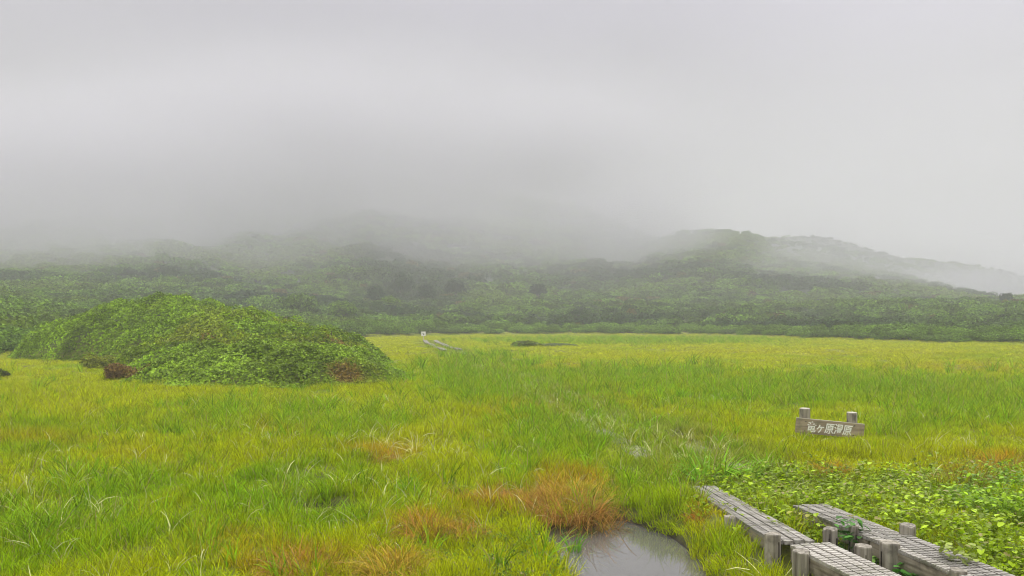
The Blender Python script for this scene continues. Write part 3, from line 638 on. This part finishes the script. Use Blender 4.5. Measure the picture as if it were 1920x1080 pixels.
# --- round-leaved ground cover on the right
x, y = wedge(4.6, 17, 120, u0=1150, u1=2700, seed=260); f = field(x, y, BROAD); pd = poly_dist(x, y, POND)
k = (near_deck_dist(x, y) > -0.03) & (pd > 0.25) & (R.random(len(x)) < f * (0.45 + 0.9 * fbm(x * 1.4, y * 1.4, 96, 2))); 
x, y = x[k], y[k]; s = R.uniform(0.65, 1.35, len(x)); pts, rot, scl = assemble(x, y, s, s * (0.7 + 0.9 * fbm(x * 1.2, y * 1.2, 95, 2)), R, 0.15)
c = np.array([0.35, 0.49, 0.008]) * (0.65 + 0.6 * R.random((len(x), 1))); u_, v_ = P(x, y); dk = blob(u_, v_, 1880, 935, 90, 42)[:, None]; c = c + (np.array([0.24, 0.45, 0.010]) - c) * dk * 0.8
rb = (R.random(len(x)) < 0.004)[:, None]; c = np.where(rb, np.array([0.35, 0.17, 0.05]), c)
tmpl = [rosette(12, 0.11, (0.15, 0.19, 0.11, 0.16, 0.22, 0.13)[k], (0.046, 0.056, 0.036, 0.050, 0.062, 0.042)[k], 360 + k) for k in range(6)]
scatter_object('leafy_ground_cover', tmpl, pts, rot, scl, c, R.integers(0, 6, len(x)), M_BROAD, 'lime green round leaved plants crowding the boardwalk on the right')
print('broad', len(x))
# --- tiny-leaved sward by the pond's left bank
x, y = wedge(5.5, 12, 120, u0=700, u1=1200, seed=270); f = field(x, y, [(930, 1020, 170, 70), (1010, 1070, 80, 60), (880, 1080, 160, 40)]); k = ok_ground(x, y, -0.08) & (R.random(len(x)) < f); x, y = x[k], y[k]
s = R.uniform(0.4, 0.6, len(x)); pts, rot, scl = assemble(x, y, s, s, R, 0.2); c = np.array([0.15, 0.29, 0.02]) * (0.7 + 0.7 * R.random((len(x), 1)))
scatter_object('small_leaved_sward', tmpl, pts, rot, scl, c, R.integers(0, 6, len(x)), M_BROAD, 'small leaved green sward on the left bank of the pond')

# ------------------------------------------------------------------ single tussocks and plants
def plant(name, label, cat, u, v, parts, group=None, zoff=0.0, rz=0):
    x, y = G(u, v); x = float(x); y = float(y); root = empty(name, (x, y, float(ground_z(x, y)) + zoff), rz, label=label, cat=cat, group=group)
    for pn_, (V, T, bv), colr, var in parts:
        RR = np.random.default_rng(int(u)); nb = len(V); cc = np.tile(np.array(colr), (nb, 1)) ; cc = cc * (1 + var * (fbm(V[:, 0] * 9, V[:, 1] * 9, 3, 2)[:, None] - 0.5) * 2)
        me = mesh_np(pn_, V, T, M_BLADE if pn_ != 'leaves' else M_LEAF, {'bv': ('FLOAT', bv), 'col': ('FLOAT_VECTOR', cc)}); obj(pn_, me, root)
    return root
RU = (0.44, 0.24, 0.05); RU2 = (0.54, 0.38, 0.05); GR = (0.15, 0.30, 0.02)
TUS = [(1058, 965, .70, .36, 1100, RU, 'largest rust brown sedge tussock drooping over the pond edge'),
       (1075, 938, .55, .34, 700, RU2, 'golden topped tussock rising behind the largest one at the pond'),
       (975, 955, .70, .28, 800, RU, 'rust brown tussock just left of the largest pond edge tussock'),
       (890, 950, .6, .24, 600, RU, 'low brown sedge mat trailing left from the pond edge tussocks'),
       (1118, 972, .34, .40, 400, RU, 'small brown tussock hanging over the back corner of the pond'),
       (800, 1003, .36, .34, 450, RU, 'brown tussock in the short sward left of the pond'),
       (875, 1008, .26, .24, 250, RU, 'small flat rust tuft between sward and pond'),
       (735, 1085, .34, .36, 500, RU2, 'golden brown tussock at the bottom edge left of the pond'),
       (560, 1078, .42, .30, 450, RU, 'rust brown tuft at the bottom edge in the left half'),
       (1556, 905, .26, .34, 400, RU, 'rust brown tuft below the name board among green leaves'),
       (1818, 915, .40, .36, 500, (0.30, 0.22, 0.04), 'olive brown tussock behind the leaves on the right'),
       (1885, 880, .36, .30, 400, RU, 'dark rust tuft near the right edge of the view'),
       (720, 868, .30, .26, 300, RU, 'faint orange tuft in the middle of the left meadow'),
       (1312, 992, .12, .22, 90, (0.50, 0.17, 0.04), 'small red brown tuft on the right bank of the pond')]
for k, (u, v, br_, h, n, cl, lb) in enumerate(TUS):
    plant('sedge_tussock', lb, 'sedge', u, v, [('blades', blades(n, br_ * 0.75, h * 1.3, 0.009, 0.8, 2.0, 400 + k, 5), cl, 0.35), ('green_shoots', blades(n // 6, br_ * 0.6, h * 0.75, 0.007, 0.4, 0.9, 450 + k, 3), (0.42, 0.46, 0.02), 0.2)])
plant('broad_bladed_plant', 'large clump of arching strap leaves at the start of the left boardwalk track', 'plant', 1325, 908, [('blades', blades(110, 0.34, 0.60, 0.026, 0.5, 1.5, 500, 5), (0.26, 0.50, 0.03), 0.3), ('dry_blades', blades(16, 0.4, 0.36, 0.02, 0.9, 1.6, 501, 5), (0.6, 0.58, 0.35), 0.2)])
plant('broad_bladed_plant', 'smaller clump of strap leaves right of the path by the leafy plants', 'plant', 1392, 905, [('blades', blades(60, 0.22, 0.5, 0.022, 0.5, 1.4, 502, 5), (0.26, 0.48, 0.03), 0.3)])
plant('water_plant', 'bright green tuft growing out of the pond below the brown tussock', 'plant', 1076, 1014, [('blades', blades(38, 0.09, 0.30, 0.011, 0.35, 0.6, 503, 4), (0.20, 0.45, 0.03), 0.2), ('floating_blades', blades(16, 0.2, 0.14, 0.012, 1.1, 0.4, 504, 4), (0.4, 0.46, 0.2), 0.3)], zoff=0.2)
plant('reed_tuft', 'tuft of tall sedge with pale curled tips at the left edge', 'plant', 60, 1010, [('blades', blades(70, 0.4, 0.6, 0.016, 0.35, 1.4, 505, 5), (0.28, 0.44, 0.02), 0.3), ('dry_blades', blades(22, 0.5, 0.55, 0.016, 0.5, 2.0, 506, 5), (0.65, 0.52, 0.32), 0.2)])
plant('reed_tuft', 'light tipped sedge tuft in front of the dark peaty pool', 'plant', 640, 985, [('blades', blades(60, 0.4, 0.42, 0.015, 0.5, 1.3, 507, 5), (0.26, 0.46, 0.02), 0.3), ('dry_blades', blades(16, 0.5, 0.36, 0.015, 0.7, 1.8, 508, 5), (0.55, 0.52, 0.28), 0.2)])
plant('reed_tuft', 'pale arching sedge tuft left of the dark peaty pool', 'plant', 425, 975, [('blades', blades(60, 0.45, 0.38, 0.014, 0.6, 1.5, 509, 5), (0.36, 0.46, 0.03), 0.3), ('dry_blades', blades(26, 0.5, 0.34, 0.014, 0.8, 1.9, 510, 5), (0.50, 0.46, 0.24), 0.2)])
plant('leafy_plant', 'dark leaved plant growing in the ditch between the two tracks', 'plant', 1590, 1052, [('leaves', rosette(70, 0.17, 0.55, 0.085, 511), (0.08, 0.22, 0.03), 0.3)], zoff=0.0)
plant('leafy_plant', 'small leafy plant beside the tall knotted post', 'plant', 1637, 1075, [('leaves', rosette(26, 0.1, 0.42, 0.07, 512), (0.16, 0.30, 0.05), 0.3)])
plant('leafy_plant', 'leafy plant at the bottom edge between the two tracks', 'plant', 1712, 1110, [('leaves', rosette(40, 0.14, 0.45, 0.09, 513), (0.10, 0.30, 0.04), 0.3)])
plant('leafy_plant', 'plant with reddish stems overlapping the right edge of the left track', 'plant', 1507, 1022, [('leaves', rosette(34, 0.13, 0.36, 0.07, 514), (0.30, 0.30, 0.04), 0.4)])
plant('leafy_plant', 'creeping leafy plant spilling onto the right track near the bottom post', 'plant', 1795, 1118, [('leaves', rosette(60, 0.18, 0.5, 0.08, 515), (0.26, 0.32, 0.06), 0.4)])
plant('leafy_plant', 'lush dark green leafy bush at the right edge', 'plant', 1885, 985, [('leaves', rosette(300, 0.5, 0.42, 0.07, 516), (0.28, 0.44, 0.008), 0.35)])

# ------------------------------------------------------------------ thickets on the hillock
def thicket(name, label, mask, x0, x1, y0, y1, n, size, top, col, seed, depth=0.45, rusty=()):
    R = np.random.default_rng(seed); x = R.uniform(x0, x1, n); y = R.uniform(y0, y1, n); h = hillock(x, y); k = (h > 0.02) & mask(x, y); x, y, h = x[k], y[k], h[k]
    e_ = 0.3; gx = (hillock(x + e_, y) - hillock(x - e_, y)) / (2 * e_); gy = (hillock(x, y + e_) - hillock(x, y - e_)) / (2 * e_)
    cs = 1.5; bx0 = np.floor(x / cs); by0 = np.floor(y / cs); bd = np.full(len(x), 9.0); bid = np.zeros(len(x))
    for ii in (-1, 0, 1):
        for jj in (-1, 0, 1):
            gi_ = (bx0 + ii).astype(np.int64); gj_ = (by0 + jj).astype(np.int64); h1 = hash2(gi_, gj_, seed + 50); h2 = hash2(gi_, gj_, seed + 51)
            dd = np.hypot(x - (gi_ + h1) * cs, y - (gj_ + h2) * cs) / (cs * (0.6 + 0.5 * hash2(gi_, gj_, seed + 52))); cl = dd < bd; bd = np.where(cl, dd, bd); bid = np.where(cl, hash2(gi_, gj_, seed + 53), bid)
    dome = np.sqrt(np.clip(1 - bd ** 2, 0, 1))
    lump = fbm(x * 0.75, y * 0.75, seed, 3); lump2 = fbm(x * 2.6, y * 2.6, seed + 3, 2)
    z = h * 0.92 + top * sst(0, 0.9, h) * (0.1 + 1.1 * (lump - 0.3)) + 0.28 * (lump2 - 0.5) + 0.42 * (dome - 0.5) * sst(0, 0.5, h) - depth * R.random(len(x)) ** 1.6 * sst(0, .5, h + .15)
    keepg = (fbm(x * 1.7, y * 1.7, seed + 20, 2) > 0.36) | (R.random(len(x)) < 0.35)
    keepg &= (dome > 0.12) | (R.random(len(x)) < 0.3)
    x, y, z, h, gx, gy, bid = x[keepg], y[keepg], z[keepg], h[keepg], gx[keepg], gy[keepg], bid[keepg]
    z = np.maximum(z, ground_z(x, y, False) + 0.04 + 0.1 * R.random(len(x)))
    Nn = np.column_stack([-gx, -gy - 0.25, np.ones(len(x))]) + R.normal(0, 0.42, (len(x), 3)); Pc = np.column_stack([x, y, z])
    V, T, bv = leaves(Pc, Nn, size, seed + 1, 0.55)
    cc = np.tile(np.array(col), (len(x), 1)) * (0.45 + 1.1 * fbm(x * 0.9, y * 0.9, seed + 9, 3))[:, None] * (0.75 + 0.5 * bid)[:, None]
    cc = cc + (np.array([0.28, 0.30, 0.012]) - cc) * (0.55 * sst(0.5, 0.7, fbm(x * 0.22, y * 0.22, seed + 12, 3)))[:, None]
    for (rx, ry, rr_) in rusty:
        f = (1 - sst(0.5, 1.2, np.hypot(x - rx, y - ry) / rr_ + (R.random(len(x)) - .5) * .5))[:, None]; cc = cc + (np.array([0.24, 0.12, 0.035]) - cc) * f * 0.8
    root = empty(name, (float(x.mean()), float(y.mean()), 0), 0, label=label, cat='shrub')
    V = V - np.array([x.mean(), y.mean(), 0])
    obj('foliage', mesh_np('foliage', V, T, M_LEAF, {'bv': ('FLOAT', bv), 'col': ('FLOAT_VECTOR', np.repeat(cc, 4, 0))}), root)
    mb = MB(); RR = random.Random(seed)
    for q in range(60):
        i_ = RR.randrange(len(x)); gz = float(ground_z(x[i_], y[i_], False)); hh = max(0.15, z[i_] - gz - 0.08); ln = (RR.uniform(-.15, .15), RR.uniform(-.15, .15))
        mb.log(0.02 + 0.012 * RR.random(), gz - 0.1, gz + hh, 5, q, ln, 0, Matrix.Translation((x[i_] - x.mean(), y[i_] - y.mean(), 0)))
    obj('stems', mb.mesh('stems', M_TRUNK), root); return root
def front_mask(x, y): return ((x + 10.2) / 6.5) ** 2 + ((y - 34.8) / 5.3) ** 2 < 1.0
thicket('shrub_thicket', 'low glossy green thicket in front of the hillock, nearest the camera', front_mask, -16, -3.5, 29, 41, 100000, 0.14, 0.75, (0.235, 0.355, 0.025), 71, 0.4,
        rusty=[(-6.6, 31.8, 0.8), (-15.8, 33.2, 0.8)])
thicket('shrub_thicket', 'large rounded thicket covering the taller back part of the hillock', lambda x, y: ~front_mask(x, y), -39, -5, 36, 68, 250000, 0.19, 1.3, (0.20, 0.32, 0.012), 83, 0.6,
        rusty=[(-8.7, 42.0, 1.3), (-9.6, 44.5, 0.9), (-16.5, 44, 0.8)])
def small_shrub(label, u, v, r, h, colr, seed, n=1400, name='small_shrub', ls=0.16):
    x, y = G(u, v); x = float(x); y = float(y); root = empty(name, (x, y, float(ground_z(x, y)) - 0.05), 0, label=label, cat='shrub')
    V, T, bv = dome_crown(n, ls, seed); V = V * np.array([r, r, h]); cc = np.tile(np.array(colr), (len(V), 1)) * (0.75 + 0.5 * fbm(V[:, 0] * 3, V[:, 1] * 3, seed, 2))[:, None]
    obj('foliage', mesh_np('foliage', V, T, M_LEAF, {'bv': ('FLOAT', bv), 'col': ('FLOAT_VECTOR', cc)}), root)
    mb = MB(); RR = random.Random(seed)
    for q in range(7): mb.log(0.02, -0.1, h * 0.6, 5, q, (RR.uniform(-.3, .3) * r, RR.uniform(-.3, .3) * r), 0)
    obj('stems', mb.mesh('stems', M_TRUNK), root); return root
small_shrub('russet shrub at the left foot of the hillock', 222, 711, 0.8, 0.95, (0.24, 0.15, 0.04), 91)
small_shrub('yellowish low shrub just left of the russet one', 183, 693, 0.95, 0.9, (0.24, 0.27, 0.02), 92)
small_shrub('dark low bush cut by the left edge of the view', -6, 708, 0.6, 0.55, (0.06, 0.07, 0.02), 93)
small_shrub('isolated olive bush in the middle of the far meadow', 985, 651, 1.9, 0.75, (0.15, 0.20, 0.02), 94, 1600, ls=.14)
small_shrub('flat dark bush right of the isolated olive one on the far meadow', 1045, 650, 2.6, 0.45, (0.12, 0.17, 0.03), 95, 1600, ls=.12)

# ------------------------------------------------------------------ scrub belt: single shrubs along the meadow's far edge, mass behind
def scrub_proto(k, dark=False):
    mat = M_CROWN2 if dark else M_CROWN
    V, T, bv = dome_crown(1300, 0.15, 600 + k, 9, 0.75 if not dark else 1.0); me = mesh_np('crown', V, T, mat, {'bv': ('FLOAT', bv)})
    mb = MB(); R = random.Random(k)
    for q in range(4): mb.log(0.04, -0.35, 0.4, 6, q, (R.uniform(-.3, .3), R.uniform(-.3, .3)), 0)
    return me, mb.mesh('stems', M_TRUNK)
protos = [scrub_proto(k) for k in range(5)] + [scrub_proto(k, True) for k in (7, 8)]
R = np.random.default_rng(900); us = np.arange(-120, 2080, 24); cnt = 0; first = {}
for row in range(3):
    for u in us:
        uu = u + R.uniform(-9, 9) + row * 7; d = edge_d(uu) + row * 3.6 + R.uniform(0, 2.5)
        x = (uu - CX) / F * d; y = d
        if hillock(np.array([x]), np.array([y]))[0] > 0.02: continue
        if row == 0 and uu < 1 and False: continue
        k = int(R.integers(0, 5)); r = R.uniform(1.2, 2.1) * (1 + 0.1 * row); h = R.uniform(1.1, 1.7) * (1.0 if row else 0.75) * (1.35 if 560 < uu < 830 else 1)
        if k not in first:
            root = empty('scrub_shrub', (x, y, float(ground_z(x, y)) - 0.1), 0, label='rounded green shrub in the dense scrub belt behind the meadow', cat='shrub', group='shrubs along the far edge of the meadow')
            obj('crown', protos[k][0], root); obj('stems', protos[k][1], root); first[k] = root
        else:
            root = copy_tree(first[k])
        root.location = (x, y, float(ground_z(x, y)) - 0.1); root.scale = (r, r, h * 1.2); root.rotation_euler = (0, 0, float(R.uniform(0, 6.28))); cnt += 1
print('scrub shrubs', cnt)
# one taller tree that breaks the belt's outline on the right
def lone_tree(u, d, r, h, label, k):
    x = (u - CX) / F * d; z = float(ground_z(x, d)); root = empty('stunted_tree', (x, d, z - 0.2), k, label=label, cat='tree')
    root.scale = (r, r, h); obj('crown', protos[k][0], root, (0, 0, 0.25)); obj('trunk', protos[k][1], root, (0, 0, 0.0)); return root
lone_tree(1888, 205, 2.3, 3.4, 'dark stunted tree standing above the scrub belt at the right edge', 5)
lone_tree(560, 150, 4.4, 4.2, 'broad pale green tree in the scrub right of the hillock', 2)
lone_tree(640, 150, 4.0, 3.8, 'rounded tree beside the broad pale one, left of the path end', 3)
lone_tree(1250, 215, 2.8, 3.6, 'slightly taller tree in the middle of the scrub belt', 1)

for u, d, r_, h_, k_, lb in ((705, 205, 3.4, 4.6, 5, 'leftmost of the dark trees clustered on the slope behind the path end'), (752, 235, 3.8, 6.0, 6, 'tallest of the dark trees clustered on the slope behind the path end'),
                         (800, 220, 3.6, 4.8, 5, 'dark tree just right of the tallest one behind the path end'), (850, 240, 3.6, 4.6, 6, 'rightmost of the dark trees clustered on the slope'),
                         (735, 185, 3.0, 3.4, 4, 'green tree below the dark cluster, left of the white trail sign'), (880, 190, 3.4, 3.0, 0, 'broad green tree low on the slope right of the white trail sign'),
                         (490, 165, 3.6, 3.4, 1, 'green tree showing above the crest of the hillock thicket'), (1010, 250, 4.0, 4.2, 5, 'single dark tree high in the scrub right of the dark cluster')): lone_tree(u, d, r_, h_, lb, k_)
hx, hy, hs, hh, hv = [], [], [], [], []
R = np.random.default_rng(901)
for d0, d1, den, sc_ in ((46, 150, 0.16, 2.1), (150, 260, 0.12, 2.6), (260, 460, 0.055, 3.8), (460, 850, 0.026, 5.0), (850, 1400, 0.006, 9.0)):
    x, y = wedge(d0, d1, den, u0=-420, u1=2350, seed=int(d0) + 7); u = CX + F * x / y; k = (y > edge_d(u) + 9) & (hillock(x, y) < 0.02); x, y = x[k], y[k]
    nn = fbm(x * 0.03, y * 0.03, 77, 3); hx.append(x); hy.append(y); hs.append(sc_ * R.uniform(0.65, 1.25, len(x))); hh.append(sc_ * R.uniform(0.4, 1.15, len(x)) * (0.6 + 0.8 * nn))
x = np.concatenate(hx); y = np.concatenate(hy); s = np.concatenate(hs); h = np.concatenate(hh); n = len(x)
pts = np.column_stack([x, y, ground_z(x, y, False) - 0.3]); rot = np.column_stack([np.zeros(n), np.zeros(n), R.uniform(0, 6.28, n)]); scl = np.column_stack([s, s, h])
u = CX + F * x / y; kf = 1 - 0.55 * sst(1300, 1500, u) * sst(330, 430, y); scl[:, :] *= kf[:, None]; nz = fbm(x * 0.02, y * 0.02, 99, 4)[:, None]
c = np.array([0.125, 0.225, 0.018]) * (0.4 + 1.1 * R.random((n, 1))); c = c + (np.array([0.18, 0.26, 0.018]) - c) * 0.7 * sst(0.45, 0.7, nz); c = c + (np.array([0.025, 0.055, 0.022]) - c) * 0.8 * (1 - sst(0.3, 0.47, nz))
dk = ((1 - sst(40, 150, np.abs(u - 780 + 60 * (nz[:, 0] - .5) * 2))) * sst(190, 230, y) * (1 - sst(380, 430, y)))[:, None]; c = c + (np.array([0.04, 0.075, 0.025]) - c) * dk * 0.9
rr_ = (R.random(n) < 0.025)[:, None]; c = np.where(rr_, np.array([0.15, 0.13, 0.03]) , c)
tmpl = [dome_crown(420, 0.24, 700 + k, 8, 0.8) for k in range(6)]
scatter_object('hillside_scrub', tmpl, pts, rot, scl, c, R.integers(0, 6, n), M_SCRUB, 'dense green scrub and dwarf trees covering the misty hills')
print('hill scrub', n)

# ------------------------------------------------------------------ haze
TOP = float(Z.max()) + 12
m, t, o = mat_new('haze_air'); L = t.links.new
pv = N('ShaderNodeVolumePrincipled', t); pv.inputs['Color'].default_value = (0.80, 0.797, 0.82, 1); pv.inputs['Density'].default_value = HAZE; pv.inputs['Anisotropy'].default_value = 0.0
L(pv.outputs[0], o.inputs['Volume'])
mb = MB(); mb.box((-1760, -1760, float(Z.min()) - 1.0), (1760, 1760, TOP)); tag(obj('haze', mb.mesh('haze', m)), 'pale mist filling the air over the moor and hills', kind='stuff')
print('top', TOP)

def mist(k, u, v, d, rx, ry, rz, dens, label, seed):
    x = (u - CX) / F * d; z = H + (HY - v) / F * d
    m, t, o = mat_new('mist_bank'); L = t.links.new
    tc = N('ShaderNodeTexCoord', t); ln = N('ShaderNodeVectorMath', t, operation='LENGTH'); L(tc.outputs['Object'], ln.inputs[0])
    ns = N('ShaderNodeTexNoise', t); ns.inputs['Scale'].default_value = 2.2; ns.inputs['Detail'].default_value = 3; ns.inputs['Roughness'].default_value = 0.55
    mp = N('ShaderNodeMapping', t); mp.inputs['Location'].default_value = (seed * 3.1, seed, 0); mp.inputs['Scale'].default_value = (1.3, 1, 0.6); L(tc.outputs['Object'], mp.inputs[0]); L(mp.outputs[0], ns.inputs['Vector'])
    fal = N('ShaderNodeMapRange', t, interpolation_type='SMOOTHSTEP'); fal.inputs['From Min'].default_value = 1.0; fal.inputs['From Max'].default_value = 0.25; L(ln.outputs['Value'], fal.inputs['Value'])
    nr = N('ShaderNodeMapRange', t, interpolation_type='SMOOTHSTEP'); nr.inputs['From Min'].default_value = 0.34; nr.inputs['From Max'].default_value = 0.62; nr.inputs['To Min'].default_value = 0.45; nr.inputs['To Max'].default_value = 1.0; L(ns.outputs['Fac'], nr.inputs['Value'])
    mu = N('ShaderNodeMath', t, operation='MULTIPLY'); L(fal.outputs[0], mu.inputs[0]); L(nr.outputs[0], mu.inputs[1])
    m2 = N('ShaderNodeMath', t, operation='MULTIPLY'); L(mu.outputs[0], m2.inputs[0]); m2.inputs[1].default_value = dens
    pv = N('ShaderNodeVolumePrincipled', t); pv.inputs['Color'].default_value = (0.735, 0.725, 0.765, 1); L(m2.outputs[0], pv.inputs['Density']); L(pv.outputs[0], o.inputs['Volume'])
    V = []; Fc = []; n, q = 20, 10
    for i in range(1, q):
        for j in range(n): a, b = math.pi * i / q, 2 * math.pi * j / n; V.append((math.sin(a) * math.cos(b), math.sin(a) * math.sin(b), math.cos(a)))
    V += [(0, 0, 1), (0, 0, -1)]; c_ = (q - 1) * n
    for i in range(q - 2):
        for j in range(n): j2 = (j + 1) % n; Fc.append((i*n+j, (i+1)*n+j, (i+1)*n+j2, i*n+j2))
    for j in range(n): Fc.append((c_, j, (j + 1) % n)); Fc.append((c_ + 1, (q-2)*n + (j + 1) % n, (q-2)*n + j))
    me = bpy.data.meshes.new('mist_bank'); me.from_pydata(V, [], Fc); me.materials.append(m)
    o = obj('mist_bank', me, None, (x, d, z)); o.scale = (rx, ry, rz); tag(o, label, kind='stuff'); return o
mist(1, 1800, 552, 400, 120, 80, 17, 0.034, 'white mist pooled in the valley below the right hand ridge', 1)
mist(2, 1180, 430, 400, 60, 80, 36, 0.018, 'veil of mist hanging left of the dark peak', 2)
mist(3, -80, 380, 410, 260, 160, 58, 0.028, 'low cloud covering the left mountainside', 3)
mist(4, 690, 285, 540, 310, 190, 66, 0.022, 'low cloud hiding the top of the mountain', 4)
mist(5, 60, 460, 280, 130, 95, 27, 0.016, 'thin mist drifting over the scrub at the left', 5)
mist(6, 1520, 470, 380, 34, 60, 26, 0.010, 'wisp of mist in front of the saddle between the peaks', 6)
mist(7, 900, 430, 320, 110, 80, 28, 0.009, 'faint mist in front of the middle of the mountain', 7)
mist(8, 1600, 510, 330, 80, 80, 15, 0.010, 'thin haze trailing along the lower slope on the right', 8)
